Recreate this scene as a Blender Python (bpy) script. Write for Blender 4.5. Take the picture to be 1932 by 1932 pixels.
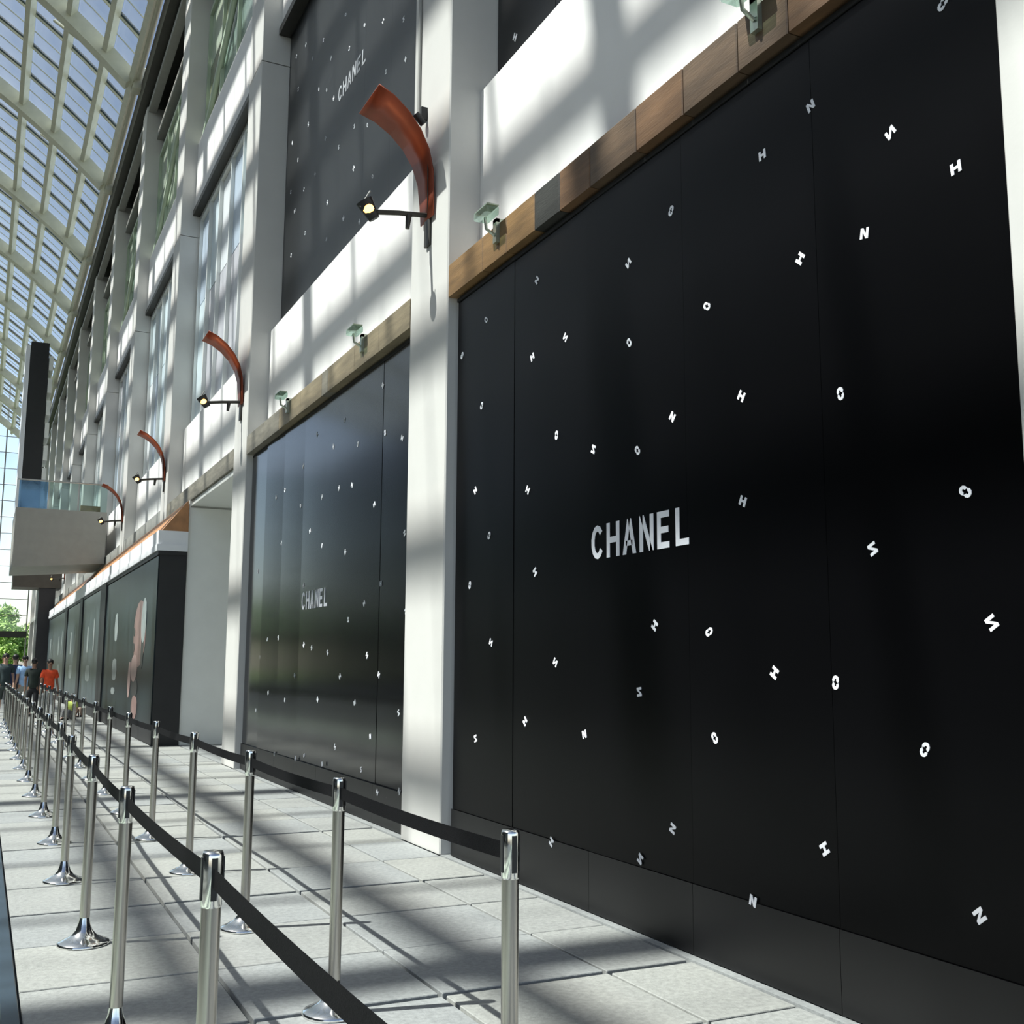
import bpy, bmesh, math, random
from math import sin, cos, pi, radians, atan2, sqrt
from mathutils import Matrix, Vector
random.seed(7)
for o in list(bpy.data.objects): bpy.data.objects.remove(o)
SC = bpy.context.scene; COL = SC.collection
# ---------------------------------------------------------------- camera
cd = bpy.data.cameras.new('camera'); cam = bpy.data.objects.new('camera', cd); COL.objects.link(cam)
R_ = (0.89930394, -0.43729484, 0.00506501); D_ = (0.0657254, 0.12369695, -0.99014102); F_ = (0.43235703, 0.89077062, 0.13998253)
cam.matrix_world = Matrix(((R_[0], -D_[0], -F_[0], 0), (R_[1], -D_[1], -F_[1], 0), (R_[2], -D_[2], -F_[2], 1.5), (0, 0, 0, 1)))
cd.sensor_width = 36; cd.sensor_height = 36; cd.sensor_fit = 'HORIZONTAL'; cd.lens = 2045.15/1932*36; cd.clip_end = 600; cd.clip_start = .05
SC.camera = cam
# ---------------------------------------------------------------- sky, sun, exposure
w = bpy.data.worlds.new('sky'); SC.world = w; w.use_nodes = True
nt = w.node_tree; nt.nodes.clear()
sky = nt.nodes.new('ShaderNodeTexSky'); sky.sky_type = 'NISHITA'; sky.sun_disc = False
sky.sun_elevation = radians(55); sky.sun_rotation = radians(-79); sky.air_density = 1.0; sky.dust_density = 1.6; sky.ozone_density = 1.2
bg = nt.nodes.new('ShaderNodeBackground'); bg.inputs[1].default_value = 0.135
wo = nt.nodes.new('ShaderNodeOutputWorld')
hs = nt.nodes.new('ShaderNodeHueSaturation'); hs.inputs['Saturation'].default_value = .9
nt.links.new(sky.outputs[0], hs.inputs['Color']); 
# hazy, brighter band towards the horizon, the same all round
tcw = nt.nodes.new('ShaderNodeTexCoord'); sx = nt.nodes.new('ShaderNodeSeparateXYZ'); nt.links.new(tcw.outputs['Generated'], sx.inputs[0])
mr = nt.nodes.new('ShaderNodeMapRange'); mr.inputs[1].default_value = 0; mr.inputs[2].default_value = .5; mr.inputs[3].default_value = 1; mr.inputs[4].default_value = 0; mr.interpolation_type = 'SMOOTHSTEP'
pw = nt.nodes.new('ShaderNodeMath'); pw.operation = 'POWER'; pw.inputs[1].default_value = 1.5
ml = nt.nodes.new('ShaderNodeMath'); ml.operation = 'MULTIPLY_ADD'; ml.inputs[1].default_value = 1.6; ml.inputs[2].default_value = 1.0
vm = nt.nodes.new('ShaderNodeVectorMath'); vm.operation = 'SCALE'
nt.links.new(sx.outputs[2], mr.inputs[0]); nt.links.new(mr.outputs[0], pw.inputs[0]); nt.links.new(pw.outputs[0], ml.inputs[0])
nt.links.new(hs.outputs[0], vm.inputs[0]); nt.links.new(ml.outputs[0], vm.inputs['Scale']); nt.links.new(vm.outputs[0], bg.inputs[0]); nt.links.new(bg.outputs[0], wo.inputs[0])
sl = bpy.data.lights.new('sun', 'SUN'); sun = bpy.data.objects.new('sun', sl); COL.objects.link(sun)
sl.energy = 11.5; sl.angle = radians(.6); sl.color = (1, .95, .86)
SUN_T = Vector((1, -.2, -1.46)).normalized()
sun.rotation_euler = SUN_T.to_track_quat('-Z', 'Y').to_euler(); sun.location = (-20, 10, 50)
vs = SC.view_settings; vs.view_transform = 'Standard'; vs.look = 'None'; vs.gamma = 1; vs.use_curve_mapping = False; vs.exposure = 0.0
SC.cycles.transparent_max_bounces = 24
# ---------------------------------------------------------------- helpers
def tag(o, label=None, cat=None, group=None, kind=None):
    if label: o['label'] = label
    if cat: o['category'] = cat
    if group: o['group'] = group
    if kind: o['kind'] = kind
    return o
def empty(name, loc=(0, 0, 0), rz=0, **k):
    o = bpy.data.objects.new(name, None); COL.objects.link(o); o.location = loc; o.rotation_euler = (0, 0, rz); o.empty_display_size = .1
    return tag(o, **k)
def copy_tree(o, parent=None):
    c = o.copy(); COL.objects.link(c)
    if parent: c.parent = parent
    for ch in list(o.children): copy_tree(ch, c)
    return c
class MB:
    def __init__(s): s.v = []; s.f = []; s.m = []; s.sm = []
    def add(s, vs_, fs, mi=0, smooth=False):
        b = len(s.v); s.v += [tuple(p) for p in vs_]
        for f in fs: s.f.append([i+b for i in f]); s.m.append(mi); s.sm.append(smooth)
        return s
    def box(s, x0, y0, z0, x1, y1, z1, mi=0):
        return s.add([(x0,y0,z0),(x1,y0,z0),(x1,y1,z0),(x0,y1,z0),(x0,y0,z1),(x1,y0,z1),(x1,y1,z1),(x0,y1,z1)],
                     [(3,2,1,0),(4,5,6,7),(0,1,5,4),(1,2,6,5),(2,3,7,6),(3,0,4,7)], mi)
    def cbox(s, x0, y0, z0, x1, y1, z1, c=.01, mi=0):     # box with chamfered vertical and top edges
        q = lambda d, z: [(x0+d,y0+c,z),(x0+c,y0+d,z),(x1-c,y0+d,z),(x1-d,y0+c,z),(x1-d,y1-c,z),(x1-c,y1-d,z),(x0+c,y1-d,z),(x0+d,y1-c,z)]
        r = [q(0, z0), q(0, z1-c), q(c*.7, z1)]
        v = sum(r, []); f = [tuple(range(7, -1, -1)), tuple(range(16, 24))]
        for k in range(2):
            for i in range(8): f.append((k*8+i, k*8+(i+1) % 8, k*8+8+(i+1) % 8, k*8+8+i))
        return s.add(v, f, mi)
    def tube(s, pts, r, n=8, mi=0, cap=True):
        pts = [Vector(p) for p in pts]; rs = r if isinstance(r, (list, tuple)) else [r]*len(pts)
        v = []; f = []; a = None
        for i, p in enumerate(pts):
            t = (pts[min(i+1, len(pts)-1)]-pts[max(i-1, 0)]).normalized()
            if a is None: a = t.orthogonal().normalized()
            a = (a - t*a.dot(t)).normalized(); b = t.cross(a)
            for k in range(n): v.append(p+(a*cos(2*pi*k/n)+b*sin(2*pi*k/n))*rs[i])
        for i in range(len(pts)-1):
            for k in range(n): f.append((i*n+k, i*n+(k+1) % n, (i+1)*n+(k+1) % n, (i+1)*n+k))
        s.add(v, f, mi, True)
        if cap:
            s.add(v[:n], [tuple(range(n-1, -1, -1))], mi); s.add(v[-n:], [tuple(range(n))], mi)
        return s
    def lathe(s, prof, n=24, cx=0, cy=0, mi=0):
        v = []; f = []
        for (r, z) in prof:
            for k in range(n): v.append((cx+r*cos(2*pi*k/n), cy+r*sin(2*pi*k/n), z))
        for i in range(len(prof)-1):
            for k in range(n): f.append((i*n+k, i*n+(k+1) % n, (i+1)*n+(k+1) % n, (i+1)*n+k))
        return s.add(v, f, mi, True)
    def ell(s, c, r, n=12, m=8, mi=0):
        v = []; f = []
        for j in range(m+1):
            a = pi*j/m
            for i in range(n): v.append((c[0]+r[0]*sin(a)*cos(2*pi*i/n), c[1]+r[1]*sin(a)*sin(2*pi*i/n), c[2]+r[2]*cos(a)))
        for j in range(m):
            for i in range(n): f.append((j*n+i, (j+1)*n+i, (j+1)*n+(i+1) % n, j*n+(i+1) % n))
        return s.add(v, f, mi, True)
    def prism(s, poly, axis_pt, du, dv, dn, mi=0):        # 2D polygon swept: poly (u,v); point = axis_pt + u*du + v*dv, thickness dn
        P = Vector(axis_pt); du = Vector(du); dv = Vector(dv); dn = Vector(dn); n = len(poly)
        v = [P+du*a+dv*b for a, b in poly]; v += [p+dn for p in v]
        f = [tuple(range(n)), tuple(range(2*n-1, n-1, -1))]+[(i, i+n, (i+1) % n+n, (i+1) % n) for i in range(n)]
        return s.add(v, f, mi)
    def mesh(s, name, mats):
        me = bpy.data.meshes.new(name); me.from_pydata(s.v, [], s.f)
        for m in (mats if isinstance(mats, (list, tuple)) else [mats]): me.materials.append(m)
        me.polygons.foreach_set('material_index', s.m); me.polygons.foreach_set('use_smooth', s.sm); me.update()
        bm = bmesh.new(); bm.from_mesh(me); bmesh.ops.recalc_face_normals(bm, faces=bm.faces); bm.to_mesh(me); bm.free()
        return me
    def build(s, name, mats, parent=None, loc=(0, 0, 0), **k):
        o = bpy.data.objects.new(name, s.mesh(name, mats)); COL.objects.link(o); o.location = loc
        if parent: o.parent = parent
        return tag(o, **k)
def link(name, me, parent=None, loc=(0, 0, 0), rot=(0, 0, 0), mat=None, **k):
    o = bpy.data.objects.new(name, me); COL.objects.link(o); o.location = loc; o.rotation_euler = rot
    if parent: o.parent = parent
    if mat: o.material_slots[0].link = 'OBJECT'; o.material_slots[0].material = mat
    return tag(o, **k)
# ---------------------------------------------------------------- materials
def mat(name, col, rough=.6, metal=0, var=.0, scale=4, bump=0, bscale=40, spec=.5, emit=None, stretch=(1, 1, 1), coat=0, dirt=0):
    m = bpy.data.materials.new(name); m.use_nodes = True; t = m.node_tree; b = t.nodes['Principled BSDF']
    b.inputs['Roughness'].default_value = rough; b.inputs['Metallic'].default_value = metal
    b.inputs['Specular IOR Level'].default_value = spec; b.inputs['Coat Weight'].default_value = coat; b.inputs['Coat Roughness'].default_value = .12
    tc = t.nodes.new('ShaderNodeTexCoord'); mp = t.nodes.new('ShaderNodeMapping'); mp.inputs['Scale'].default_value = stretch
    t.links.new(tc.outputs['Object'], mp.inputs[0])
    ns = t.nodes.new('ShaderNodeTexNoise'); ns.inputs['Scale'].default_value = scale; ns.inputs['Detail'].default_value = 6
    t.links.new(mp.outputs[0], ns.inputs['Vector'])
    oi = t.nodes.new('ShaderNodeObjectInfo')
    cr = t.nodes.new('ShaderNodeValToRGB'); e = cr.color_ramp.elements
    e[0].position = .3; e[1].position = .7
    lo = [max(0, c*(1-var)) for c in col[:3]]; hi = [min(1, c*(1+var)) for c in col[:3]]
    e[0].color = (*lo, 1); e[1].color = (*hi, 1)
    t.links.new(ns.outputs['Fac'], cr.inputs[0])
    last = cr.outputs[0]
    if dirt:
        mx = t.nodes.new('ShaderNodeMix'); mx.data_type = 'RGBA'; mx.blend_type = 'MULTIPLY'
        n2 = t.nodes.new('ShaderNodeTexNoise'); n2.inputs['Scale'].default_value = .9; n2.inputs['Detail'].default_value = 8; n2.inputs['Roughness'].default_value = .7
        t.links.new(tc.outputs['Object'], n2.inputs['Vector'])
        c2 = t.nodes.new('ShaderNodeValToRGB'); c2.color_ramp.elements[0].position = .35; c2.color_ramp.elements[1].position = .62
        c2.color_ramp.elements[0].color = (1-dirt, 1-dirt, 1-dirt*.9, 1); c2.color_ramp.elements[1].color = (1, 1, 1, 1)
        t.links.new(n2.outputs['Fac'], c2.inputs[0]); mx.inputs[0].default_value = 1
        t.links.new(last, mx.inputs[6]); t.links.new(c2.outputs[0], mx.inputs[7]); last = mx.outputs[2]
    t.links.new(last, b.inputs['Base Color'])
    if bump:
        n3 = t.nodes.new('ShaderNodeTexNoise'); n3.inputs['Scale'].default_value = bscale; n3.inputs['Detail'].default_value = 4
        t.links.new(mp.outputs[0], n3.inputs['Vector'])
        bp = t.nodes.new('ShaderNodeBump'); bp.inputs['Strength'].default_value = bump; bp.inputs['Distance'].default_value = .01
        t.links.new(n3.outputs['Fac'], bp.inputs['Height']); t.links.new(bp.outputs[0], b.inputs['Normal'])
    if emit: b.inputs['Emission Color'].default_value = (*emit[:3], 1); b.inputs['Emission Strength'].default_value = emit[3]
    return m
def glass(name, tint, transp, gloss_rough=.05, haze=.06, hcol=(.8, .85, .85)):
    m = bpy.data.materials.new(name); m.use_nodes = True; t = m.node_tree; t.nodes.clear()
    out = t.nodes.new('ShaderNodeOutputMaterial'); tr = t.nodes.new('ShaderNodeBsdfTransparent'); tr.inputs[0].default_value = (*tint, 1)
    gl = t.nodes.new('ShaderNodeBsdfGlossy'); gl.inputs['Roughness'].default_value = gloss_rough
    df = t.nodes.new('ShaderNodeBsdfTranslucent'); df.inputs[0].default_value = (*hcol, 1)
    ns = t.nodes.new('ShaderNodeTexNoise'); ns.inputs['Scale'].default_value = .8
    mm = t.nodes.new('ShaderNodeMath'); mm.operation = 'MULTIPLY'; mm.inputs[1].default_value = haze*2
    t.links.new(ns.outputs['Fac'], mm.inputs[0])
    m1 = t.nodes.new('ShaderNodeMixShader'); m2 = t.nodes.new('ShaderNodeMixShader')
    fr = t.nodes.new('ShaderNodeFresnel'); fr.inputs[0].default_value = 1.5
    fm = t.nodes.new('ShaderNodeMath'); fm.operation = 'MULTIPLY'; fm.inputs[1].default_value = 1-transp if transp < 1 else .5
    t.links.new(fr.outputs[0], fm.inputs[0])
    t.links.new(mm.outputs[0], m1.inputs[0]); t.links.new(tr.outputs[0], m1.inputs[1]); t.links.new(df.outputs[0], m1.inputs[2])
    t.links.new(fm.outputs[0], m2.inputs[0]); t.links.new(m1.outputs[0], m2.inputs[1]); t.links.new(gl.outputs[0], m2.inputs[2])
    t.links.new(m2.outputs[0], out.inputs[0])
    return m
WHITE = mat('white_render', (.80, .79, .775), .55, var=.03, scale=1.5, bump=.05)
COLM = mat('column_paint', (.58, .57, .545), .55, var=.03, scale=2, bump=.05)
PALE = mat('pale_wall_paint', (.80, .81, .78), .5, var=.02)
GREYP = mat('grey_paint', (.30, .30, .28), .5, var=.06)
DARKM = mat('dark_bronze_metal', (.035, .033, .028), .45, metal=.3, var=.15)
BLACK = mat('matt_black', (.012, .012, .013), .5, var=.2)
GREENW = mat('green_grey_panel', (.26, .29, .22), .45, var=.12, scale=2)
STEEL = mat('brushed_steel', (.46, .44, .41), .27, metal=1, var=.08, scale=30, stretch=(1, 1, .1))
CHROME = mat('polished_chrome', (.78, .78, .76), .12, metal=1, var=.05, scale=12)
STRAP = mat('black_webbing', (.0045, .0045, .0055), .8, var=.3, scale=60, bump=.3, bscale=300, spec=.12)
JOINT = mat('dark_joint', (.07, .08, .085), .8, var=.2, scale=8)
STONES = [mat('granite_%s' % n, c, .62, var=.16, scale=34, bump=.25, bscale=90, dirt=.16) for n, c in (('grey', (.315, .32, .305)), ('pale', (.335, .338, .315)), ('cool', (.30, .31, .305)))]
ROOFP = mat('roof_steel_paint', (.60, .60, .49), .4, var=.06)
SHADE_STRIP = mat('teal_shade_strip', (.035, .06, .065), .5, var=.2)  # dark strip painted beside each mullion for its shaded near side
COPPER = mat('copper_red_sheet', (.25, .048, .018), .45, metal=.25, var=.25, scale=3)
# ================================================================ the floor
floor = MB().box(-60, -12, -.30, 7, 200, -.03).build('floor', JOINT, kind='structure', label='grey granite paving of the covered walkway')
xs = [.262, 1.15, 2.02, 2.9, 3.40]; tile_me = {}
def tile_mesh(wd, ln):
    k = (round(wd, 3), round(ln, 3))
    if k not in tile_me: tile_me[k] = MB().cbox(0, 0, -.05, wd, ln, 0, .004).mesh('stone_tile', STONES[0])
    return tile_me[k]
rnd = random.Random(3)
for ci in range(4):
    y = -.17; k = 0
    while y < 41:
        g = .016; k += 1; e = .03 if k % 3 == 0 else 0; st = STONES[rnd.choice([0, 0, 1, 1, 2])]
        link('stone_tile', tile_mesh(xs[ci+1]-xs[ci]-.022, .84-g-e), floor, (xs[ci], y, rnd.uniform(-.002, .002)), mat=st); y += .84
# the rest of the paving, too far or outside the frame to pick single stones
mb = MB()
for ci in range(4):
    y = 41.0
    while y < 97.5: mb.box(xs[ci], y, -.04, xs[ci+1]-.02, min(y+2.5, 98)-.03, 0); y += 2.52
mb.build('paving', STONES[0], floor, kind='stuff')
mb = MB()
for j in range(44): mb.box(-1.17, -11+j*2.5, -.04, .17, -11+j*2.5+2.47, 0)
dk = MB()
for i in range(15):
    for j in range(44): dk.box(-19.86+i*1.245, -11+j*2.5, -.04, -19.86+i*1.245+1.22, -11+j*2.5+2.47, 0)
dk.build('unseen_dark_paving', mat('dimmed_green_stone', (.09, .10, .09), .5, var=.15, scale=10), floor, kind='stuff')  # unseen paving, coloured dark to dim its reflection in the hoardings
mb.build('outer_paving', mat('pale_green_stone', (.44, .50, .42), .5, var=.12, scale=20), floor, kind='stuff')
MB().box(3.41, -1, -.05, 6.5, 98, -.002).build('paving_edge', STONES[2], floor)
MB().cbox(.175, -2, -.05, .25, 97, .012, .006).build('trim_1', mat('dark_blue_drain', (.05, .075, .10), .4, metal=.4, var=.2), kind='structure', label='dark metal channel along the left edge of the paving')
# ================================================================ the shop front wall
PIT = 7.9; PY = [8.30+PIT*k for k in range(12)]      # near edge of each column
PW = .9
wall = MB().box(4.12, -1, 4.75, 4.5, 103, 19.2).build('wall_right', GREYP, kind='structure', label='tall white and grey shop front wall with columns')
cme = MB().cbox(0, 0, 0, .95, PW, 11.0, .012).mesh('column', COLM)
cme2 = MB().cbox(0, 0, 0, .92, PW, 6.9, .012).mesh('column', COLM)
def column(y, x=3.40):
    link('column', cme, wall, (x, y, 0)); link('column', cme2, wall, (x, y, 11.012))
for y in PY: column(y)
column(1.81)
bays = [(2.71, 8.30)]+[(PY[k]+PW, PY[k+1]) for k in range(11)]
def fascia(y0, y1, z0, z1, x=3.70, name='fascia', m=WHITE):
    MB().box(x, y0+.004, z0, 4.14, y1-.004, z1).build(name, m, wall)
for bi, (y0, y1) in enumerate(bays):
    fascia(y0, y1, 4.9, 6.58)
    fascia(y0, y1, 11.62, 13.22)
    MB().box(3.66, y0+.004, 11.5, 4.14, y1-.004, 11.62).build('ledge', DARKM, wall)
    MB().box(3.95, y0+.004, 16.5, 4.14, y1-.004, 18.2).build('louvre_panel', DARKM, wall)
    MB().box(3.72, y0+.004, 16.95, 3.95, y1-.004, 17.13).build('rail', GREYP, wall)
MB().box(3.44, -1, 17.75, 3.66, 103, 17.93).build('top_rail', GREYP, wall)
MB().box(3.22, -1, 18.1, 3.52, 103, 18.72).build('gutter', DARKM, wall)
MB().box(3.5, -1, 18.3, 4.5, 103, 18.5).build('soffit', DARKM, wall)
# ---- timber boards over the first two bays
TIM = [mat('timber_%s' % n, c, .55, var=.28, scale=6, stretch=(1, .35, 2.5), bump=.2) for n, c in
       (('ochre', (.20, .115, .045)), ('brown', (.105, .066, .038)), ('rust', (.14, .075, .035)), ('dark', (.03, .03, .026)), ('beige', (.22, .18, .115)), ('greybeige', (.19, .175, .14)))]
def timber(cuts, cols):
    for a, b, c in zip(cuts[:-1], cuts[1:], cols):
        MB().cbox(3.40, a+.004, 4.615, 3.72, b-.004, 4.9, .006).build('timber_board', TIM[c], wall)
timber([8.28, 7.57, 7.13, 6.66, 6.28, 5.86, 5.3, 4.8, 4.3, 3.9, 3.3, 2.72][::-1], [1, 2, 1, 1, 2, 1, 2, 3, 0, 0, 0])
timber([9.22, 10.1, 10.9, 11.9, 12.15, 13.1, 14.2, 15.1, 16.18], [4, 4, 4, 5, 4, 4, 5, 5])
for bi, (y0, y1) in enumerate(bays[2:]):
    MB().box(3.42, y0+.004, 4.6, 4.14, y1-.004, 4.9).build('band', [TIM[5], GREYP][bi > 0], wall)
# ---- recessed entrance in the third bay
ent = MB().box(3.415, 21.17, 0, 6.2, 21.35, 4.6).build('wall_entrance', PALE, kind='structure', label='pale side wall of the recessed entrance before the poster box')
MB().box(3.44, 21.165, 4.46, 6.2, 21.17, 4.49).build('head_joint', GREYP, ent)
MB().box(6.2, 16.3, 0, 6.4, 21.35, 4.75).build('back_wall', PALE, ent)
MB().box(3.46, 16.3, 4.5, 6.4, 21.165, 4.59).build('soffit', PALE, ent)
MB().box(4.34, 16.2, 0, 6.2, 16.3, 4.6).build('side_wall', PALE, ent)
MB().box(4.14, 21.35, 0, 4.4, 103, 4.76).build('lower_wall', GREYP, wall)
# ---- windows
FRAMEM = mat('window_frame_white', (.70, .72, .70), .4, var=.03)
FRAMEG = mat('window_frame_green', (.42, .50, .38), .4, var=.05)
PANES = [mat('blind_%s' % n, c, .3, var=.05, scale=1, spec=.7) for n, c in (('white', (.72, .75, .78)), ('blue', (.44, .52, .62)), ('grey', (.50, .50, .54)), ('cool', (.60, .70, .75)))]
PANEG = [mat('green_glass_%s' % n, c, .18, var=.2, scale=1.2, spec=.9) for n, c in (('olive', (.19, .20, .13)), ('teal', (.20, .27, .24)), ('pale', (.40, .46, .37)))]
wn = 0
def window(y0, y1, z0, z1, panes, fm, n, label, diag=False):
    global wn; wn += 1
    W = MB()
    W.box(3.82, y0+.01, z0+.004, 3.95, y1-.01, z0+.08).box(3.82, y0+.01, z1-.12, 3.95, y1-.01, z1-.004)
    W.box(3.82, y0+.01, z0+.08, 3.95, y0+.09, z1-.12).box(3.82, y1-.09, z0+.08, 3.95, y1-.01, z1-.12)
    o = W.build('window_%d' % wn, fm, kind='structure', label=label)
    st = (y1-y0-.18)/n
    for i in range(n):
        a = y0+.09+i*st
        if i: MB().box(3.815, a-.03, z0+.08, 3.93, a+.03, z1-.12).build('mullion', fm, o)
        for j in range(2):
            za = z0+.08+(z1-z0-.2)*(0, .58)[j]; zb = z0+.08+(z1-z0-.2)*(.58, 1)[j]
            MB().box(3.89, a+.03*(i > 0), za, 3.92, a+st-.03*(i < n-1), zb-.03*(j == 0)).build('pane', rnd.choice(panes), o)
    if diag: MB().tube([(3.80, y1-.3, z0+.1), (3.80, y0+1.6, z1-.2)], .07, 6).build('brace', fm, o)
    MB().box(4.0, y0, z0, 4.13, y1, z1).build('backing', DARKM, o)
ORD = ['first', 'second', 'third', 'fourth', 'fifth', 'sixth', 'seventh', 'eighth', 'ninth', 'tenth', 'eleventh', 'twelfth', 'thirteenth', 'fourteenth', 'fifteenth', 'sixteenth', 'seventeenth', 'eighteenth', 'nineteenth', 'twentieth']
for bi in range(2, 12):
    y0, y1 = bays[bi]
    window(y0, y1, 6.58, 11.5, PANES if bi < 9 else PANES[1:], FRAMEM, 6 if bi < 6 else 4, 'tall white blind window of the %s bay along the wall' % ORD[bi])
for bi in range(0, 12):
    y0, y1 = bays[bi]
    window(y0, y1, 13.22, 16.5, PANEG, FRAMEG, 4, 'greenish upper window of the %s bay, below the gutter' % ORD[bi], diag=bi in (2, 3, 4))
# ---- conduit on the first column and a small spotlight on it
cn = MB().tube([(3.385, 9.03, 6.6), (3.385, 9.03, 18)], .018, 6).build('conduit', GREYP, wall)
s = empty('spotlight', (3.35, 8.86, 6.52), label='tiny black spotlight on the first white column above the lamp', cat='light')
MB().tube([(-.06, 0, .02), (.02, 0, -.06)], .035, 10).build('housing', BLACK, s); MB().box(-.01, -.02, -.02, .05, .02, .1).build('bracket', BLACK, s)
# ================================================================ hoardings
HB2 = mat('hoarding_gloss', (.0025, .0025, .003), .13, var=.25, scale=.6, spec=.34, bump=.02, bscale=2)
HB = mat('hoarding_black', (.0016, .0016, .002), .3, var=.25, scale=.6, spec=.11, bump=.02, bscale=2)
HS = mat('hoarding_black_satin', (.006, .006, .0065), .42, var=.25, scale=.8, spec=.35)
MARK = mat('white_vinyl', (.86, .87, .92), .5, var=.04); MARKD = mat('grey_vinyl', (.42, .44, .47), .5, var=.04)
EDGE = mat('hoarding_edge', (.008, .008, .008), .6)
M_NEAR=[(3.01,4.27),(3.83,4.21),(3.33,3.84),(4.20,4.12),(2.99,3.53),(5.03,4.14),(3.51,3.44),(3.94,3.47),(5.50,3.98),(6.75,4.28),(4.70,3.46),(7.64,4.24),(6.32,3.73),(5.50,3.47),(6.82,3.72),(8.12,4.07),(4.42,2.89),(3.70,2.74),(7.71,3.55),(5.05,2.91),(6.45,3.07),(5.94,2.88),(5.42,2.78),(7.82,2.88),(6.89,2.75),(4.43,2.34),(3.03,2.19),(7.55,2.49),(3.54,2.01),(6.77,2.15),(7.91,2.13),(5.26,1.73),(4.74,1.68),(2.94,1.67),(7.50,1.67),(6.47,1.52),(4.22,1.47),(3.80,1.43),(5.43,1.35),(6.92,1.11),(7.77,0.94),(6.08,1.07),(4.71,1.13),(3.30,1.17),(5.11,0.62),(6.51,0.35),(3.91,0.69),(5.43,0.41),(4.42,0.37),(3.07,0.57)]
M_MID=[(10.23,4.31),(11.51,4.21),(12.63,4.26),(10.13,3.80),(9.63,3.65),(11.92,3.98),(11.00,3.84),(13.23,3.97),(11.66,3.46),(11.17,3.42),(14.08,3.78),(14.57,3.75),(12.34,3.45),(13.29,3.47),(10.41,3.11),(12.81,3.10),(14.21,3.09),(12.28,2.87),(11.36,2.71),(9.51,2.72),(15.52,2.81),(10.16,2.29),(10.66,2.12),(11.18,1.97),(9.44,1.99),(13.02,2.45),(14.20,1.84),(14.76,1.83),(12.93,1.73),(12.58,1.69),(11.92,1.63),(10.53,1.59),(15.19,1.59),(10.16,1.40),(11.43,1.37),(13.31,1.36),(14.62,1.12),(10.89,1.11),(12.27,1.10),(13.73,1.05),(15.33,0.86),(9.58,1.06),(10.37,0.80),(11.54,0.62),(11.92,0.41),(12.76,0.44),(14.10,0.36),(13.06,0.38),(10.63,0.46),(10.05,0.30),(9.45,0.37)]
M_UP=[(13.12,10.14),(12.27,9.51),(11.54,9.15),(10.81,8.76),(14.19,10.36),(12.91,9.54),(13.77,9.86),(15.18,10.83),(15.76,10.95),(14.75,10.38),(10.72,8.22),(11.39,8.42),(14.37,9.70),(13.94,9.47),(15.58,10.31),(13.58,9.17),(12.59,8.30),(12.05,8.06),(14.88,9.40),(13.92,8.74),(13.27,8.32),(15.83,9.54),(15.44,9.09),(12.57,7.72),(11.80,7.29),(14.42,8.43),(15.01,8.44),(15.82,8.73),(13.74,7.73),(15.53,8.31),(12.96,7.21),(12.27,6.90),(14.86,7.71),(13.72,7.20),(15.66,7.65)]
M_UPNEAR=[(7.92,6.94)]

def bars(l):     # strokes -> one mesh lying in the YZ plane, u to the right as read (-Y), v up; boxes given as quads
    m = MB()
    for q in l: m.prism([(a, b) for a, b in q], (0, 0, 0), (0, -1, 0), (0, 0, 1), (-.003, 0, 0))
    return m
def rect(a, b, c, d): return [(a, b), (c, b), (c, d), (a, d)]
G1 = [rect(-.034, -.032, -.014, .032), rect(.014, -.032, .034, .032), rect(-.014, -.008, .014, .008)]          # H
G2 = [rect(-.032, -.032, -.013, .032), rect(.013, -.032, .032, .032), [(-.013, .032), (-.013, .008), (.013, -.032), (.013, -.008)]]  # N
G3 = [rect(-.03, .016, .03, .034), rect(-.03, -.034, .03, -.016), [(-.03, .016), (-.008, .016), (.03, -.016), (.008, -.016)]]        # Z
def arc(cx, cy, r0, r1, a0, a1, n=7):
    out = []
    for i in range(n):
        p = radians(a0+(a1-a0)*i/n); q = radians(a0+(a1-a0)*(i+1)/n)
        out.append([(cx+r0*cos(p), cy+r0*sin(p)), (cx+r1*cos(p), cy+r1*sin(p)), (cx+r1*cos(q), cy+r1*sin(q)), (cx+r0*cos(q), cy+r0*sin(q))])
    return out
G4 = arc(0, .015, .008, .026, -40, 210)+arc(0, -.015, .008, .026, 140, 390)                                  # S
GL = [bars(g).mesh('star_mark', MARK) for g in (G1, G2, G3, G4)]
TILT = {}; KICK = {}
def face_x(parent, y):       # how far the tilted panel under this spot stands from the hoarding's own plane
    p, ts = TILT[parent.name]; i = min(len(ts)-1, max(0, int(y/p)))
    return -math.sin(ts[i])*(y-i*p)-.0012
def marks(parent, pts, x, sz, dim=False):
    r = random.Random(len(pts)*3+1)
    for y, z in pts:
        o = link('white_mark', r.choice(GL), parent, (min(face_x(parent, y), KICK.get(parent.name, 0) if z < .41 else 0), y, z), (r.uniform(-1.2, 1.2), 0, 0), mat=MARKD if dim and r.random() < .5 else None)
        o.scale = (1, sz, sz)
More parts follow.
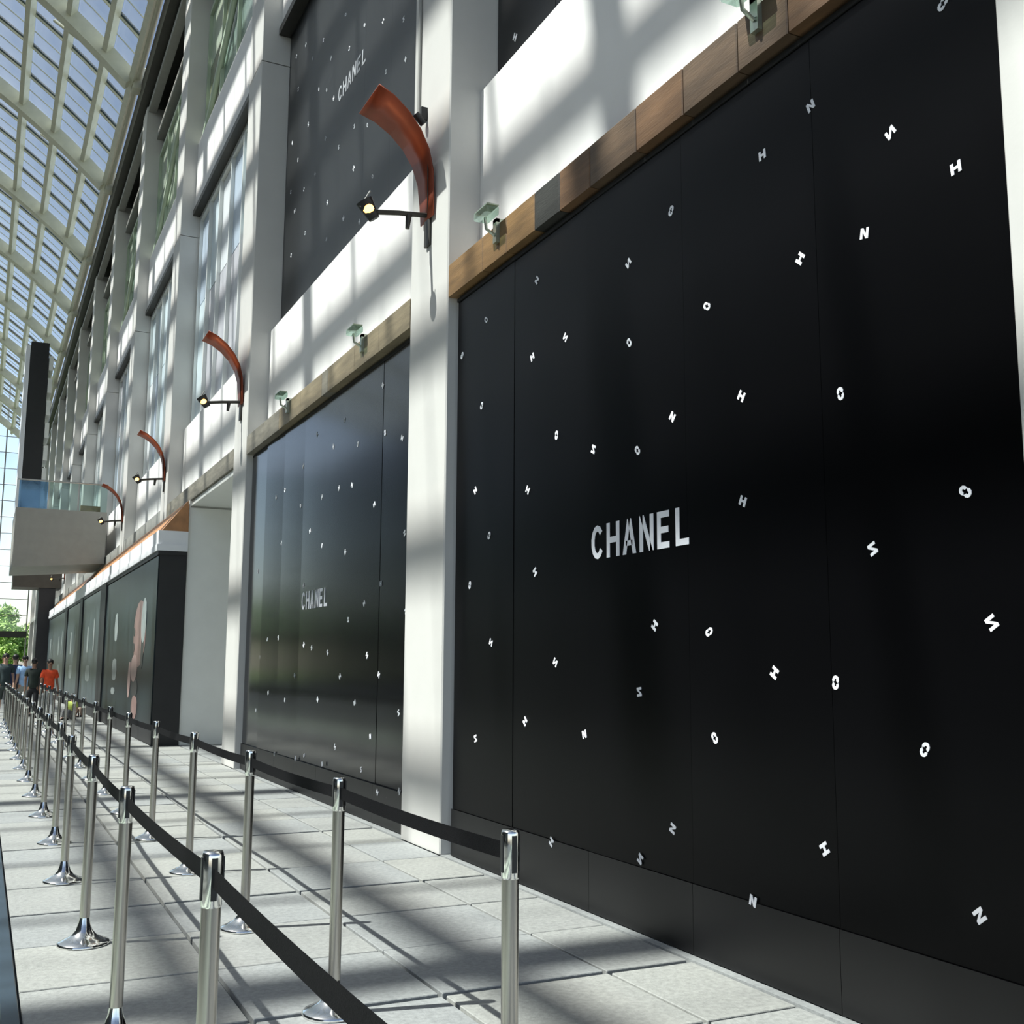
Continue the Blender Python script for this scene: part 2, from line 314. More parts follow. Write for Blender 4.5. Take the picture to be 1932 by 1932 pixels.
def letters(parent, x, yl, z, wd, h, m):
    t = .2*h/.21*.19; u = wd/5.9; W_ = u*.80; L = {}
    s_ = .032*h/.21*1.12
    C = [[(W_/2+(W_/2-s0)*cos(radians(a)), h/2+(h/2-s0)*sin(radians(a))) for s0, a in ((0, p), (0, q), (s_, q), (s_, p))] for p, q in [(38+i*26.2, 38+(i+1)*26.2) for i in range(11)] if q < 327]
    L['C'] = C
    L['H'] = [rect(0, 0, s_, h), rect(W_-s_, 0, W_, h), rect(s_, h/2-s_/2, W_-s_, h/2+s_/2)]
    L['A'] = [[(0, 0), (s_, 0), (W_/2+s_*.35, h), (W_/2-s_*.55, h)], [(W_, 0), (W_-s_, 0), (W_/2-s_*.35, h), (W_/2+s_*.55, h)], rect(W_*.25, h*.24, W_*.75, h*.24+s_*.85)]
    L['N'] = [rect(0, 0, s_, h), rect(W_-s_, 0, W_, h), [(s_*.2, h), (s_*1.25, h), (W_-s_*.2, 0), (W_-s_*1.25, 0)]]
    L['E'] = [rect(0, 0, s_, h), rect(s_, 0, W_*.82, s_), rect(s_, h-s_, W_*.82, h), rect(s_, h/2-s_/2, W_*.76, h/2+s_/2)]
    L['L'] = [rect(0, 0, s_, h), rect(s_, 0, W_*.84, s_)]
    for i, ch in enumerate('CHANEL'):
        yy = yl-i*u*1.005; bars(L[ch]).build('letter', m, parent, (min(face_x(parent, yy), face_x(parent, yy-W_)), yy, z))
def hoarding(name_lab, x, y0, y1, z0, z1, m, pan=1.05, tilt=.004, kick=True):
    h = empty('hoarding', (x, y0, z0), label=name_lab, cat='hoarding', group='black site hoardings')
    n = max(1, round((y1-y0)/pan)); p = (y1-y0)/n; r = random.Random(int(y0*10))
    me = MB().box(0, 0, 0, .05, p-.004, z1-z0-(.36 if kick else 0)).mesh('panel', m)
    if kick: KICK[h.name] = -.0055-tilt
    TILT[h.name] = (p, [r.uniform(-tilt, tilt) for _ in range(n)])
    for i in range(n):
        o = link('panel', me, h, (0, i*p+.002, .36 if kick else 0), (0, 0, TILT[h.name][1][i]))
        if kick: MB().box(-.004-tilt, 0, 0, .05, p-.003, .357).build('kick_panel', HS, h, (0, i*p+.0015, 0))
    MB().box(.05, 0, 0, .12, y1-y0, z1-z0).build('backing', EDGE, h)
    MB().box(-.01, 0, z1-z0, .12, y1-y0, z1-z0+.03).build('top_trim', EDGE, h)
    return h
def loc_pts(pts, h): return [(y-h.location.y, z-h.location.z) for y, z in pts]
h1 = hoarding('large nearest black hoarding with white lettering and scattered white marks', 3.47, 2.73, 8.22, .005, 4.56, HB)
marks(h1, loc_pts(M_NEAR, h1), -.002, .78); letters(h1, -.002, 5.97-2.73, 2.16, 1.10, .215, MARK)
h2 = hoarding('second black hoarding between the first two columns, seams and small grey-white marks', 3.50, 9.22, 16.12, .005, 4.56, HB2, tilt=.022)
marks(h2, loc_pts(M_MID, h2), -.022, .78, True); letters(h2, -.022, 13.08-9.22, 2.15, 1.13, .215, MARK)
h3 = hoarding('upper black hoarding behind the nearest copper lamp, over the second bay', 3.85, 9.22, 16.18, 6.6, 11.48, mat('hoarding_slate', (.012, .013, .014), .38, var=.25, scale=.8, spec=.5), kick=False, tilt=.006)
marks(h3, loc_pts(M_UP, h3), -.006, .85, True); letters(h3, -.006, 13.35-9.22, 8.98-6.6, 1.2, .215, MARKD)
h4 = hoarding('upper black hoarding over the nearest bay, at the top edge of the view', 3.85, 2.73, 8.28, 6.6, 11.48, HS, kick=False)
marks(h4, loc_pts(M_UPNEAR+[(6.9, 7.9), (7.6, 8.3), (5.9, 8.6), (5.1, 7.4), (4.2, 9.0)], h4), -.004, 1.0, True)
# ---- small glass floodlights clipped on the timber ledge
CLIP = glass('clip_glass', (.75, .9, .82), .8, haze=.25)
CLIPM = mat('clip_metal', (.42, .46, .38), .3, metal=.8, var=.1)
for i, y in enumerate((4.12, 7.28, 10.6, 13.7)):
    f = empty('ledge_light', (3.40, y, 4.9), label='small clear glass light clipped on the timber ledge, %s from the camera' % ORD[i], cat='light', group='ledge lights')
    MB().box(-.03, -.03, -.16, 0, .03, .03).box(-.03, -.03, .0, .08, .03, .03).build('clamp', CLIPM, f)
    MB().tube([(-.03, 0, -.10), (-.10, 0, -.06), (-.11, 0, .03)], .013, 6).build('arm', CLIPM, f)
    MB().cbox(-.16, -.11, .03, -.04, .11, .09, .01).build('glass_lens', CLIP, f)
    MB().box(-.15, -.12, .09, -.05, .12, .10).build('cap', CLIPM, f)
# ================================================================ wall lamps
GLOW = mat('lamp_glow', (1, .7, .3), .5, emit=(1, .5, .10, 6))
ORNG = COPPER
def make_lamp():
    r = empty('wall_lamp', (3.40, 8.75, 5.5))
    cur = [(-.03, -.02), (-.035, .18), (-.05, .38), (-.10, .56), (-.19, .72), (-.31, .85), (-.45, .95), (-.60, 1.01)]
    m = MB(); v = []; n = len(cur)
    for i, (a, b) in enumerate(cur):
        wd = .15+.13*i/(n-1)
        for dy in (-wd, wd): v.append((a, dy, b))
    for i, (a, b) in enumerate(cur):
        wd = .15+.13*i/(n-1); t = Vector((cur[min(i+1, n-1)][0]-cur[max(i-1, 0)][0], 0, cur[min(i+1, n-1)][1]-cur[max(i-1, 0)][1])).normalized()
        nx = Vector((t.z, 0, -t.x))*.012
        for dy in (-wd, wd): v.append((a+nx.x, dy, b+nx.z))
    f = []; o = 2*n
    for i in range(n-1):
        a = 2*i
        f += [(a, a+1, a+3, a+2), (o+a, o+a+2, o+a+3, o+a+1), (a, a+2, o+a+2, o+a), (a+1, o+a+1, o+a+3, a+3)]
    f += [(0, o, o+1, 1), (2*n-2, 2*n-1, o+2*n-1, o+2*n-2)]
    m.add(v, f, 0, True); sail = m.build('sail', COPPER, r)
    MB().tube([(-.02, 0, .0), (-.06, -.1, .3), (-.07, -.12, .5)], .006, 5).build('stay', DARKM, sail)
    MB().cbox(-.03, -.06, -.26, .0, .06, .3, .01).build('bracket', DARKM, r)
    MB().tube([(-.02, 0, .03), (-.30, 0, -.0), (-.56, 0, -.04)], .024, 8).build('arm', DARKM, r)
    MB().tube([(-.2, 0, .0), (-.21, 0, -.13)], [.03, .02], 8).build('joint', DARKM, r)
    h = MB().tube([(-.52, 0, -.10), (-.60, 0, .02), (-.62, 0, .05)], [.05, .075, .08], 12).build('lamp_head', BLACK, r)
    MB().ell((-.585, -.02, -.03), (.05, .07, .045), 10, 6).build('lens', GLOW, h)
    MB().tube([(-.66, -.02, -.02), (-.58, -.05, .13)], .008, 5).build('rod', GREYP, h)
    return r
lamp = make_lamp()
for i in range(8):
    L = lamp if i == 0 else copy_tree(lamp)
    L.location = (3.40, PY[i]+.45, 5.5)
    tag(L, 'copper sail wall lamp on the %s white column from the camera' % ORD[i], 'lamp', 'copper wall lamps')
    if i < 3:
        pl = bpy.data.lights.new('lamp_light', 'SPOT'); pl.energy = 6; pl.color = (1, .62, .25); pl.spot_size = radians(100); pl.shadow_soft_size = .03
        po = bpy.data.objects.new('lamp_light', pl); COL.objects.link(po); po.parent = L; po.location = (-.6, 0, .08); po.rotation_euler = (0, radians(180), 0)
# ================================================================ poster box
PX = 2.90
pb = empty('display_box', (0, 0, 0), label='long black poster box with white cornice under the columns', cat='display')
PBL = mat('poster_ground', (.014, .021, .024), .35, var=.5, scale=.5, spec=.12)
MB().box(PX+.01, 21.10, .004, 3.40, 57, 3.52).build('body', BLACK, pb)
MB().box(PX-.03, 21.08, 3.52, 3.40, 57, 3.60).build('cornice_shadow', BLACK, pb)
CORN = mat('cornice_white', (.80, .81, .84), .45, var=.02)
MB().box(PX-.06, 21.05, 3.60, 3.40, 57, 3.72).box(PX-.04, 21.07, 3.72, 3.40, 57, 3.98).build('cornice', CORN, pb)
WOODS = mat('soffit_wood', (.42, .20, .085), .5, var=.25, scale=4, stretch=(1, .2, 1))
MB().add([(PX+.02, 21.07, 3.98), (PX+.02, 57, 3.98), (3.38, 57, 4.58), (3.38, 21.07, 4.58), (3.40, 21.07, 3.98), (3.40, 57, 3.98)],
         [(0, 1, 2, 3), (0, 3, 4), (1, 5, 2), (0, 4, 5, 1), (3, 2, 5, 4)]).build('wood_slope', WOODS, pb)
SKIN = mat('poster_skin', (.21, .13, .118), .4, var=.2); SKIN2 = mat('poster_skin_light', (.32, .215, .20), .4, var=.1); PW_ = mat('poster_white', (.24, .27, .27), .4, var=.2); PDK = mat('poster_dark', (.03, .03, .03), .4, var=.2)
PMID = mat('poster_slate', (.05, .066, .074), .35, var=.3, scale=.6, spec=.2)
pys = [21.12, 30.2, 31.6, 37.5, 38.5, 44.3, 45.4, 51, 57]
for i in range(8):
    a, b = pys[i], pys[i+1]
    if i % 2 == 1 and i < 7: MB().box(PX-.05, a, .01, PX+.02, b, 3.58).build('divider', BLACK, pb); continue
    p = MB().box(PX-.012, a, .3, PX+.01, b, 3.5).build('poster', [PBL, PBL, PMID, PBL, PMID, PMID, PMID, PMID][i], pb)
    c = (a+b)/2
    for (yy, zz, dy, dz, mm) in ([(27.6, 2.35, .35, .42, PW_), (27.6, 1.35, .5, .32, PW_), (27.7, .85, .4, .1, PW_)] if i == 0 else
                                 [(c+.7, 2.2, .3, .5, PW_), (c+.2, 1.2, .8, .3, PW_), (c-1.2, 2.3, .2, .6, PW_)]):
        MB().prism([(dy*cos(t_*.785), dz*sin(t_*.785)*(.8+.2*(t_ % 2))) for t_ in range(8)], (PX-.0125, yy, zz), (0, 1, 0), (0, 0, 1), (-.004, 0, 0)).build('print_block', mm, p)
    if i == 0:     # abstract face and hand
        def blob(yc, zc, ry, rz, mm, nm, off=.004):
            MB().prism([(ry*cos(t_*pi/8), rz*sin(t_*pi/8)) for t_ in range(16)], (PX-.0125, yc, zc), (0, 1, 0), (0, 0, 1), (-off, 0, 0)).build(nm, mm, p)
        blob(23.3, 2.1, .95, .68, SKIN, 'printed_face', .004); blob(22.7, 2.35, .35, .45, PW_, 'printed_hair', .008); blob(22.75, 1.85, .2, .45, PDK, 'printed_neck_shadow', .006); blob(24.1, 2.15, .12, .09, PDK, 'printed_eye', .008)
        blob(24.1, 1.82, .16, .10, PDK, 'printed_mouth', .008); blob(23.9, 1.4, .5, .28, SKIN2, 'printed_chin', .007); blob(24.6, 1.15, .22, .38, SKIN2, 'printed_arm', .009)
        blob(23.6, .45+.15, .45, .25, SKIN, 'printed_hand', .008); blob(23.7, 1.0, .5, .2, PDK, 'printed_sleeve', .006)
# ================================================================ balcony, tower and far end
BALC = mat('balcony_concrete', (.32, .31, .28), .6, var=.05)
GL_B = glass('blue_glass', (.45, .62, .78), .7, haze=.25, hcol=(.4, .55, .7))
RG0 = glass('rail_glass', (.80, .90, .88), .9, haze=.05)
bl = empty('balcony', (.7, 37, 4.45), label='grey concrete balcony jutting from the wall above the poster box', cat='balcony')
MB().add([(0, 0, 0), (2.69, 0, .22), (2.69, 4, .22), (0, 4, 0), (0, 0, 1.88), (2.69, 0, 1.88), (2.69, 4, 1.88), (0, 4, 1.88)], [(3,2,1,0),(4,5,6,7),(0,1,5,4),(1,2,6,5),(2,3,7,6),(3,0,4,7)]).build('slab', BALC, bl)
for i in range(3): MB().box(.05+.89*i, .04, 1.88, .05+.89*i+.84, .055, 2.75).build('glass_panel', GL_B if i == 0 else RG0, bl)
MB().tube([(0, .05, 2.78), (2.68, .05, 2.78)], .025, 6).build('handrail', STEEL, bl)
MB().box(1.9, .3, 1.88, 2.5, .6, 2.1).build('timber_trough', TIM[0], bl)
for i in range(2): MB().box(.03, .5+2*i, .0+.02, .2, .7+2*i, .1).build('drain_block', BLACK, bl)
tw = empty('lift_tower', (1.18, 58, 0), label='tall black tower with pale edge strips rising behind the balcony', cat='tower')
MB().box(.10, 0, 10.0, .95, 2, 17.5).build('shaft', BLACK, tw)
MB().box(.10, .02, 6.45, .95, 2, 9.98).build('glass_base', mat('blue_grey_glass', (.16, .26, .38), .2, var=.1), tw)
MB().box(-.12, 0, 6.45, .08, 2, 17.3).build('edge_strip', CORN, tw)
for i in range(9): MB().box(.97, 0, 6.9+i*1.15, 1.17, 2, 6.9+i*1.15+.75).build('edge_block', PALE, tw)
MB().box(0, -.1, 5.15, 2.2, 2.2, 6.43).build('lintel', mat('brown_soffit', (.10, .085, .07), .6, var=.1), tw)
MB().box(1.2, 0, 0, 1.95, 2.0, 5.13).build('pier', mat('dark_pier', (.035, .033, .037), .5, var=.1), tw)
endw = MB().box(-31, 98, 3.55, 3.3, 98.25, 4.05).build('wall_far', DARKM, kind='structure', label='glazed end wall of the walkway with dark transom')
GLE = glass('clear_glass', (.94, .97, .97), .9, haze=.05)
for i in range(0, 14): MB().box(3.2-2.45*i, 98.02, 0, 3.2-2.45*i+.10, 98.2, 25 if i else 18).build('mullion', GREYP, endw)
for k in range(14): MB().box(-31, 98.05, 5.3+1.35*k, 3.2, 98.12, 5.3+1.35*k+.05).build('rail', GREYP, endw)
for i in range(0, 13):
    for k in range(11): MB().box(.85-2.45*i, 98.08, 4.07+1.35*k if k else 4.07, .85-2.45*i+2.3, 98.10, 4.07+1.35*k+1.2).build('pane', GLE, endw)
# ---- unseen dark glazed wall, set in close to darken what the hoardings mirror
lw = MB().box(-20.2, -11, 0, -20.0, 98, 18.9).build('wall_left', DARKM, kind='structure', label='unseen dark glazed wall opposite, set close to darken the hoarding reflections')
DG = mat('dark_glazing', (.03, .04, .045), .15, var=.2, scale=.4)
for j in range(14):
    for k in range(4): MB().box(-19.99, -10.9+7.9*j, .4+4.6*k, -19.95, -10.9+7.9*j+7.6, .4+4.6*k+4.2).build('glazing', DG, lw)
# ================================================================ barrel roof
RR = 25.0; A0 = radians(44); CX = 3.13-RR*sin(A0); CZ = 19.0-RR*cos(A0)
def P(a, d=0): return (CX+(RR+d)*sin(a), CZ+(RR+d)*cos(a))     # a measured from the apex, + to the right
ceil = empty('ceiling', (0, 0, 0), kind='structure', label='barrel vaulted glass roof on pale steel ribs')
NP = 29; st = 1.37/RR; angs = [A0]+[A0-1.08/RR-st*k for k in range(28)]
YR0, YR1 = -11.0+.85-PIT*.0, 98
def strip(aa, bb, n, wy0, wy1, d0, d1, mb, mi=0):
    v = []; f = []
    for i in range(n+1):
        a = aa+(bb-aa)*i/n
        (x0, z0), (x1, z1) = P(a, d0), P(a, d1)
        v += [(x0, wy0, z0), (x0, wy1, z0), (x1, wy1, z1), (x1, wy0, z1)]
    for i in range(n):
        for k in range(4): f.append((4*i+k, 4*i+(k+1) % 4, 4*i+4+(k+1) % 4, 4*i+4+k))
    f += [(0, 1, 2, 3), (4*n+3, 4*n+2, 4*n+1, 4*n)]
    mb.add(v, f, mi, False); return mb
aL = -A0
ribm = strip(A0, aL, 40, -.21, .21, -.5, -.02, MB()).mesh('rib', ROOFP)
for k in range(-2, 12): link('rib', ribm, ceil, (0, 8.75+PIT*k, 0))
mul = strip(A0, aL, 40, -.03, .03, -.08, 0, MB()); strip(A0, aL, 40, -.08, -.03, -.02, .06, mul, 1); mulm = mul.mesh('mullion', [ROOFP, SHADE_STRIP])
barm = strip(A0, aL, 40, -.012, .012, -.03, 0, MB()).mesh('glazing_bar', ROOFP)
j = -8
while 8.75+j*PIT/4 < 98:
    if j % 4: link('mullion', mulm, ceil, (0, 8.75+j*PIT/4, 0))
    link('glazing_bar', barm, ceil, (0, 8.75+(j+.5)*PIT/4, 0)); j += 1
for i, a in enumerate(angs):
    (x, z) = P(a, -.17); t = (cos(a), -sin(a)); n_ = (sin(a), cos(a)); h_, w_ = .15, .085
    q = [(x+t[0]*u+n_[0]*v, z+t[1]*u+n_[1]*v) for u, v in ((-w_, -h_), (w_, -h_), (w_, h_), (-w_, h_))]
    MB().prism([(p, r) for p, r in q], (0, -8, 0), (1, 0, 0), (0, 0, 1), (0, 106, 0)).build('purlin', ROOFP, ceil)
MB().tube([(3.10, -8, 18.92), (3.10, 98, 18.92)], .13, 10).build('eave_tube', ROOFP, ceil)
RG = glass('roof_glass', (.90, .94, .96), .92, haze=.08, hcol=(.78, .8, .8))
for k in range(0, 12):
    y = 8.75+PIT*k
    MB().cbox(2.98, y-.22, 18.55, 3.38, y+.22, 19.25, .03).build('node_plate', ROOFP, ceil)
    MB().tube([(3.0, y, 18.9), (P(A0-.11, -.5)[0], y+.9, P(A0-.11, -.5)[1]+.3)], .05, 6).build('strut', ROOFP, ceil)
rest = MB()
for i in range(len(angs)-1):
    a, b = angs[i]-.004, angs[i+1]+.004
    (x0, z0), (x1, z1) = P(a, .0), P(b, .0)
    (x2, z2), (x3, z3) = P(b, .012), P(a, .012)
    prof = [(x0, z0), (x1, z1), (x2, z2), (x3, z3)]
    pm = MB().prism(prof, (0, .05, 0), (1, 0, 0), (0, 0, 1), (0, PIT/4-.1, 0)).mesh('pane', RG) if i < 4 else None
    j = -8
    while 8.75+(j+1)*PIT/4 < 98:
        y = 8.75+j*PIT/4
        if i < 4 and y > 24: link('pane', pm, ceil, (0, y, 0))
        else: rest.prism(prof, (0, y+.05, 0), (1, 0, 0), (0, 0, 1), (0, PIT/4-.1, 0))
        j += 1
rest.build('distant_panes', RG, ceil, kind='stuff')
for k in range(0, 12): MB().tube([(-31.6, 8.75+PIT*k, -.03), (-31.6, 8.75+PIT*k, 19)], .2, 10).build('roof_post', ROOFP, ceil)
# ================================================================ queue posts
REC = mat('black_plastic', (.015, .015, .016), .4, var=.1)
base_me = MB().lathe([(0, 0), (.135, 0), (.138, .008), (.13, .018), (.10, .030), (.065, .048), (.042, .075), (.032, .11), (.0265, .14)], 28).mesh('base', CHROME)
post_me = MB().lathe([(.0265, .05), (.0265, .86)], 20).mesh('pole', STEEL)
head_me = MB().lathe([(.0265, .855), (.0285, .86), (.0285, .99), (.026, 1.0), (0, 1.0)], 20).mesh('head', CHROME)
sl_me = MB().box(-.008, -.0305, .875, .008, -.027, .985).mesh('belt_slot', REC)
def make_post():
    r = empty('queue_post', (0, 0, 0))
    link('base', base_me, r); link('pole', post_me, r); h = link('head', head_me, r)
    for k in range(4): link('belt_slot', sl_me, h, rot=(0, 0, k*pi/2))
    return r
def belt(parent, d, ln, sag):
    n = 8; v = []; f = []; d = Vector(d)
    for i in range(n+1):
        t = i/n; c = Vector((0, 0, .932-sag*4*t*(1-t)))+d*(.034+(ln-.068)*t); w_ = .026
        s_ = Vector((-d.y, d.x, 0))*.0012
        v += [c+Vector((0, 0, w_))+s_, c-Vector((0, 0, w_))+s_, c-Vector((0, 0, w_))-s_, c+Vector((0, 0, w_))-s_]
    for i in range(n):
        for k in range(4): f.append((4*i+k, 4*i+(k+1) % 4, 4*i+4+(k+1) % 4, 4*i+4+k))
    f += [(0, 1, 2, 3), (4*n+3, 4*n+2, 4*n+1, 4*n)]
    MB().add(v, f).build('belt', STRAP, parent)
proto = make_post(); first = True
LY = [1.33]+[3.07, 4.80, 6.50, 8.36, 10.12]+[11.92+1.78*k for k in range(11)]
LX = [.60, .60, .58, .60, .62, .66]+[.66-.003*k for k in range(11)]
RY = [3.09, 4.80, 6.49, 8.35, 10.05]+[11.85+1.78*k for k in range(11)]
RX = [1.50, 1.48, 1.46, 1.46, 1.43]+[1.41 for k in range(11)]
for row, ys, xs_ in (('left', LY, LX), ('right', RY, RX)):
    for i, (x, y) in enumerate(zip(xs_, ys)):
        o = proto if first else copy_tree(proto)
        for c in list(o.children):
            if c.name.startswith('belt'): bpy.data.objects.remove(c)
        first = False; o.location = (x, y, 0)
        o.rotation_euler = (0, 0, 0)
        vis = i if row == 'left' else i+1
        lab = ('steel queue post with black belt, %s from the camera in the left row' % ORD[vis-1]) if vis else 'steel queue post just below the frame, holding the near end of the left belt'
        if row == 'right': lab = 'steel queue post with black belt, %s from the camera in the right row' % ORD[i]
        tag(o, lab, 'stanchion', 'queue posts of the %s row' % row)
# belts are added after copying, so none is duplicated
bypos = {}
posts = [o for o in COL.objects if o.name.startswith('queue_post')]
for row in ('left', 'right'):
    ps = sorted([o for o in posts if o['group'] == 'queue posts of the %s row' % row], key=lambda o: o.location.y)
    for a, b in zip(ps[:-1], ps[1:]):
        d = b.location-a.location; ln = d.length; belt(a, d.normalized(), ln, .010)
# ================================================================ people
def skin_obj(name, verts, edges, rad, m, parent, sub=1, root=0):
    me = bpy.data.meshes.new(name); me.from_pydata(verts, edges, []); me.materials.append(m)
    o = bpy.data.objects.new(name, me); COL.objects.link(o); o.parent = parent
    o.modifiers.new('skin', 'SKIN'); o.modifiers['skin'].use_smooth_shade = True
    o.modifiers.new('sub', 'SUBSURF').levels = sub; o.modifiers['sub'].render_levels = sub
    sv = me.skin_vertices[0].data if me.skin_vertices else None
    if sv is None:
        me.attributes.new
    for i, r in enumerate(rad): sv[i].radius = r if isinstance(r, tuple) else (r, r)
    sv[root].use_root = True
    return o
MS = {}
def cm(c):
    if c not in MS: MS[c] = mat('cloth_%d' % len(MS), c, .8, var=.12, scale=12)
    return MS[c]
SK = [mat('skin_light', (.50, .30, .22), .5, var=.05), mat('skin_tan', (.32, .17, .11), .5, var=.05)]
HAIR = mat('hair_black', (.012, .010, .009), .5, var=.3, scale=60)
def person(x, y, h, rz, label, shirt, trou, shoes=(.03, .03, .03), stride=.12, arms=.1, sk=0, seated=False, shorts=False, pack=None):
    s = h/1.75; r = empty('person', (x, y, 0), rz, label=label, cat='person', group='people walking at the far end' if not seated else 'people sitting by the posters')
    V = lambda l: [(a*s, b*s, c*s) for a, b, c in l]
    if not seated: hz = .93; zo = 0; kn = [(-.10, stride*.9, .50), (.10, -stride*.3, .50)]; an = [(-.10, stride*.9, .09), (.10, -stride*1.5, .12)]
    else: hz = .20; zo = -.73; kn = [(-.12, -.38, .42), (.12, -.40, .40)]; an = [(-.12, -.42, .09), (.13, -.48, .09)]
    b = [(0, 0, hz), (0, .01, hz+.20), (0, 0, hz+.42), (0, 0, hz+.53), (0, -.01, hz+.60), (0, -.015, hz+.70), (0, -.01, hz+.78)]       # 0-6
    rd = [.10, .085, (.11, .085), .05, .048, .078, .06]; e = [(i, i+1) for i in range(6)]
    for sd in (0, 1):
        q = -1 if sd == 0 else 1; n = len(b)
        b += [(q*.17, 0, hz+.49), (q*.21, q*arms*.5, hz+.22), (q*.23, -.06-q*arms, hz-.02)]; rd += [.05, .042, .027]
        e += [(2, n), (n, n+1), (n+1, n+2)]
        w_ = n+2; pz = hz-.10; n = len(b)
        b += [(q*.235, -.075-q*arms, pz)]; rd += [(.034, .018)]; e += [(w_, n)]; pm = n
        for k, (dy, ln) in enumerate(((-.03, .075), (-.01, .085), (.01, .08), (.03, .062))):
            n = len(b); b += [(q*.236, -.078-q*arms+dy, pz-.035), (q*.230, -.082-q*arms+dy*1.1, pz-.035-ln*.6), (q*.218, -.08-q*arms+dy*1.1, pz-.035-ln)]; rd += [.009, .008, .007]; e += [(pm, n), (n, n+1), (n+1, n+2)]
        n = len(b); b += [(q*.225, -.115-q*arms, pz+.01), (q*.215, -.13-q*arms, pz-.03)]; rd += [.010, .008]; e += [(pm, n), (n, n+1)]
    for sd in (0, 1):
        n = len(b); q = -1 if sd == 0 else 1
        b += [(q*.09, 0, hz-.05), kn[sd], an[sd], (an[sd][0], an[sd][1]-.13, .035)]; rd += [.085, .055, .036, .032]
        e += [(0, n), (n, n+1), (n+1, n+2), (n+2, n+3)]
    skin_obj('body', V(b), e, [tuple(c*s for c in t) if isinstance(t, tuple) else t*s for t in rd], SK[sk], r)
    # head details: nose, ears, eyes, mouth
    hd = MB(); hc = (0, -.015, hz+.73)
    hd.ell((0, -.10*1.0, hz+.72), (.012, .022, .02), 8, 6).ell((-.078, 0, hz+.72), (.012, .02, .032), 8, 6).ell((.078, 0, hz+.72), (.012, .02, .032), 8, 6)
    hd.ell((-.028, -.085, hz+.75), (.012, .008, .007), 8, 4, 1).ell((.028, -.085, hz+.75), (.012, .008, .007), 8, 4, 1).ell((0, -.085, hz+.675), (.022, .008, .006), 8, 4, 1)
    f = hd.build('face', [SK[sk], HAIR], r); f.scale = (s, s, s)
    hh = MB().ell((0, .012, hz+.765), (.088, .098, .088), 14, 10).build('hair', HAIR, r); hh.scale = (s, s, s)
    # shirt
    sb = [(0, 0, hz-.11), (0, 0, hz+.10), (0, .01, hz+.26), (0, 0, hz+.42), (0, 0, hz+.53)]; sr = [.165, .16, .15, (.17, .14), .075]; se = [(0, 1), (1, 2), (2, 3), (3, 4)]
    for q in (-1, 1):
        n = len(sb); sb += [(q*.17, 0, hz+.475), (q*.21, q*arms*.3, hz+.28)]; sr += [.078, .068]; se += [(3, n), (n, n+1)]
    skin_obj('shirt', V(sb), se, [tuple(c*s for c in t) if isinstance(t, tuple) else t*s for t in sr], cm(shirt), r)
    tb = [(0, 0, hz+.04), (0, 0, hz-.05)]; tr = [.145, .15]; te = [(0, 1)]
    for sd in (0, 1):
        q = -1 if sd == 0 else 1; n = len(tb)
        k = kn[sd]; a = an[sd]
        end = a if not shorts else tuple(k[i]*.9+a[i]*.1 for i in range(3))
        tb += [(q*.095, 0, hz-.08), k, end]; tr += [.115, .085, .065 if not shorts else .09]; te += [(1, n), (n, n+1), (n+1, n+2)]
    skin_obj('trousers', V(tb), te, [t*s for t in tr], cm(trou), r)
    for sd in (0, 1):
        m = MB(); a = an[sd]; z0 = a[2]-.09
        m.add([(a[0]+dx*s_, a[1]+dy, z0+dz) for dx, dy, dz, s_ in ((-.045, .06, 0, 1), (.045, .06, 0, 1), (.05, -.18, 0, 1), (-.05, -.18, 0, 1), (-.04, .05, .09, 1), (.04, .05, .09, 1), (.035, -.16, .05, 1), (-.035, -.16, .05, 1))],
              [(3,2,1,0),(4,5,6,7),(0,1,5,4),(1,2,6,5),(2,3,7,6),(3,0,4,7)])
        o = m.build('shoe', cm(shoes), r); o.scale = (s, s, s)
    if pack: 
        o = MB().cbox(-.14, .10, hz+.05, .14, .27, hz+.47, .04).build('backpack', cm(pack), r); o.scale = (s, s, s)
    return r
person(1.66, 31.0, 1.58, 0.1, 'person in a bright orange-red shirt and pale trousers walking by the posters', (.85, .09, .025), (.42, .43, .44), sk=1)
person(1.36, 33.0, 1.60, 3.0, 'person in black shirt and black trousers beside the orange-shirted one', (.02, .03, .025), (.015, .015, .018), sk=1)
person(1.16, 34.0, 1.68, .3, 'person in a pale blue shirt and grey trousers walking at the far end', (.38, .58, .90), (.36, .36, .33), stride=.18)
person(.93, 35.0, 1.72, 3.3, 'person in a navy shirt and dark trousers left of the pale blue shirt', (.012, .02, .07), (.05, .05, .05))
person(.66, 34.0, 1.74, .0, 'person in a dark teal shirt and grey shorts walking at the far end', (.03, .05, .055), (.05, .065, .065), shorts=True)
person(.16, 33.0, 1.62, .2, 'person in a dark violet top at the left edge of the far group', (.02, .012, .05), (.30, .30, .31))
person(.80, 44.0, 1.74, .1, 'person in a white shirt farther behind the dark teal shirt', (.70, .70, .72), (.10, .10, .11), sk=1)
person(.30, 46.0, 1.70, 3.1, 'person in a sand coloured shirt farther back at the left edge', (.70, .55, .40), (.30, .30, .33))
person(2.30, 31.6, 1.15, -.7, 'child in a yellow-green shirt sitting on the ground by the posters', (.60, .72, .16), (.20, .20, .2), seated=True)
person(2.42, 33.3, 1.10, .6, 'child in a black shirt sitting beside the yellow-green one', (.015, .02, .008), (.25, .18, .14), seated=True, sk=1)
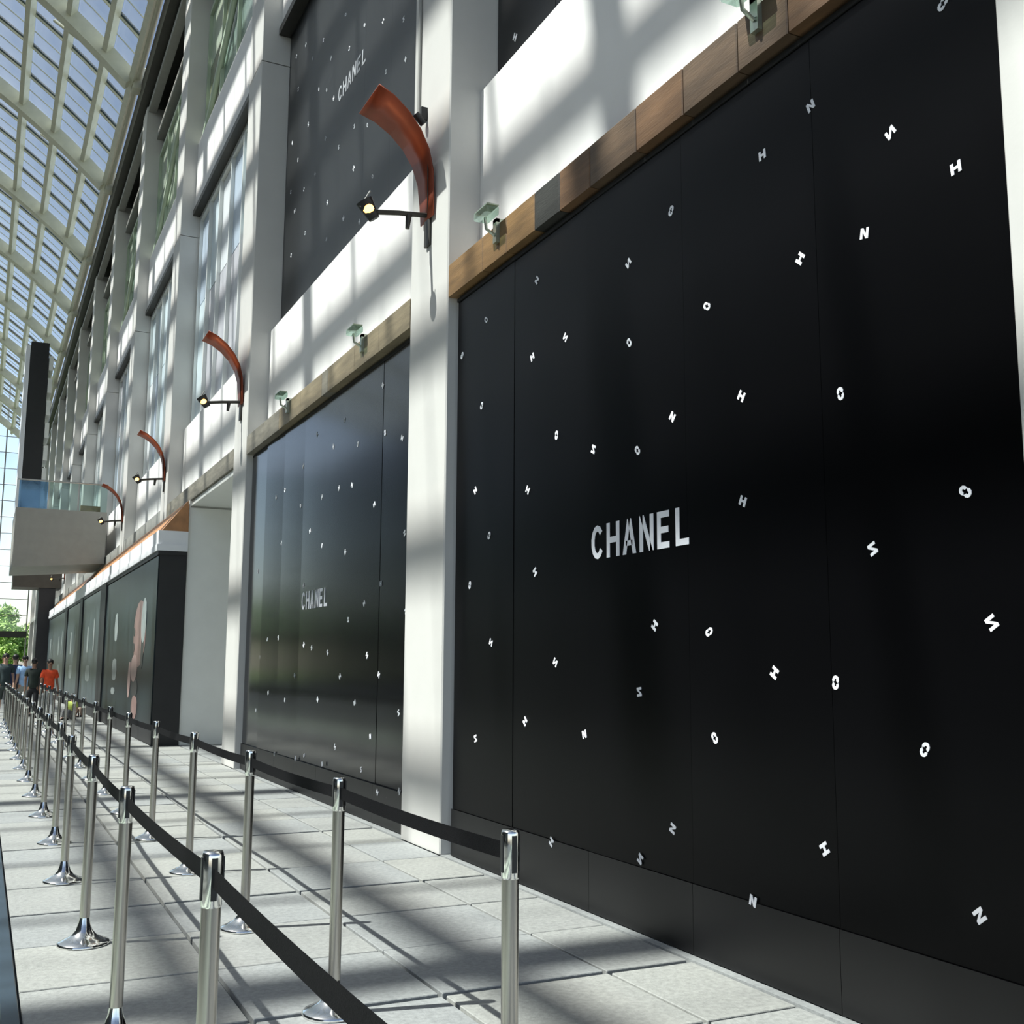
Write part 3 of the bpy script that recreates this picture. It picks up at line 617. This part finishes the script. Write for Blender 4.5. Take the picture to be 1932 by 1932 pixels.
# ================================================================ trees and ground beyond the end wall
LAWN = mat('lawn', (.09, .16, .04), .9, var=.3, scale=6)
MB().box(-60, 99, -.03, 60, 240, -.005).build('lawn', LAWN, kind='structure', label='green ground beyond the glazed end wall')
LEAF = [mat('leaf_%s' % n, c, .6, var=.35, scale=3) for n, c in (('mid', (.16, .30, .09)), ('bright', (.26, .42, .10)), ('dark', (.05, .14, .07)))]
BARK = mat('bark', (.10, .075, .05), .9, var=.3, scale=10)
def tree(x, y, h, r, m, label):
    t = empty('tree', (x, y, 0), label=label, cat='tree', group='trees beyond the end wall')
    MB().tube([(0, 0, 0), (.1, 0, h*.3), (-.05, .1, h*.6)], [.22, .17, .08], 8).build('trunk', BARK, t)
    rr = random.Random(int(x*31+y)); mb = MB()
    bl_ = [(rr.uniform(-.55, .55)*r, rr.uniform(-.5, .5)*r, h*.62+rr.uniform(-.28, .25)*h, rr.uniform(.35, .6)*r) for _ in range(9)]
    for (bx, by, bz, br) in bl_:
        for _ in range(420):
            d = Vector((rr.gauss(0, 1), rr.gauss(0, 1), rr.gauss(0, 1))).normalized()*br*rr.uniform(.6, 1.05)
            c = Vector((bx, by, bz))+d; a = Vector((rr.gauss(0, 1), rr.gauss(0, 1), rr.gauss(0, 1))).normalized(); b_ = a.orthogonal().normalized(); sz = rr.uniform(.12, .26)
            mb.add([c+a*sz, c+b_*sz*.5, c-a*sz, c-b_*sz*.5], [(0, 1, 2, 3)])
    mb.build('foliage', m, t, kind='stuff')
for a in ((-14, 136, 11, 5, LEAF[2], 'unseen dark broad tree far left beyond the end wall, added for reflections'), (-22, 121, 9, 5, LEAF[0], 'unseen mid-green tree farthest left beyond the end wall, added for reflections'), (-29, 126, 11, 5.5, LEAF[2], 'unseen dark tall tree at the far left corner beyond the end wall, added for reflections'), (-8, 122, 9.5, 4.5, LEAF[0], 'broad mid-green tree beyond the end wall at the left edge of the view'), (-2.4, 128, 8.6, 3.8, LEAF[2], 'dark bluish tree beyond the end wall behind the dark teal shirt'),  # first three trees stand unseen, added for dark reflections in the hoardings
          (.9, 118, 6.9, 2.6, LEAF[1], 'bright green tree beyond the end wall, left of the dark pier'), (3.0, 113, 6.0, 2.3, LEAF[1], 'small light green tree nearest the dark pier'),
          (-1.0, 112, 3.6, 1.9, LEAF[2], 'low dark bush-like tree seen under the transom'), (1.8, 108, 3.2, 1.3, LEAF[1], 'low yellow-green young tree seen under the transom')):
    tree(*a)
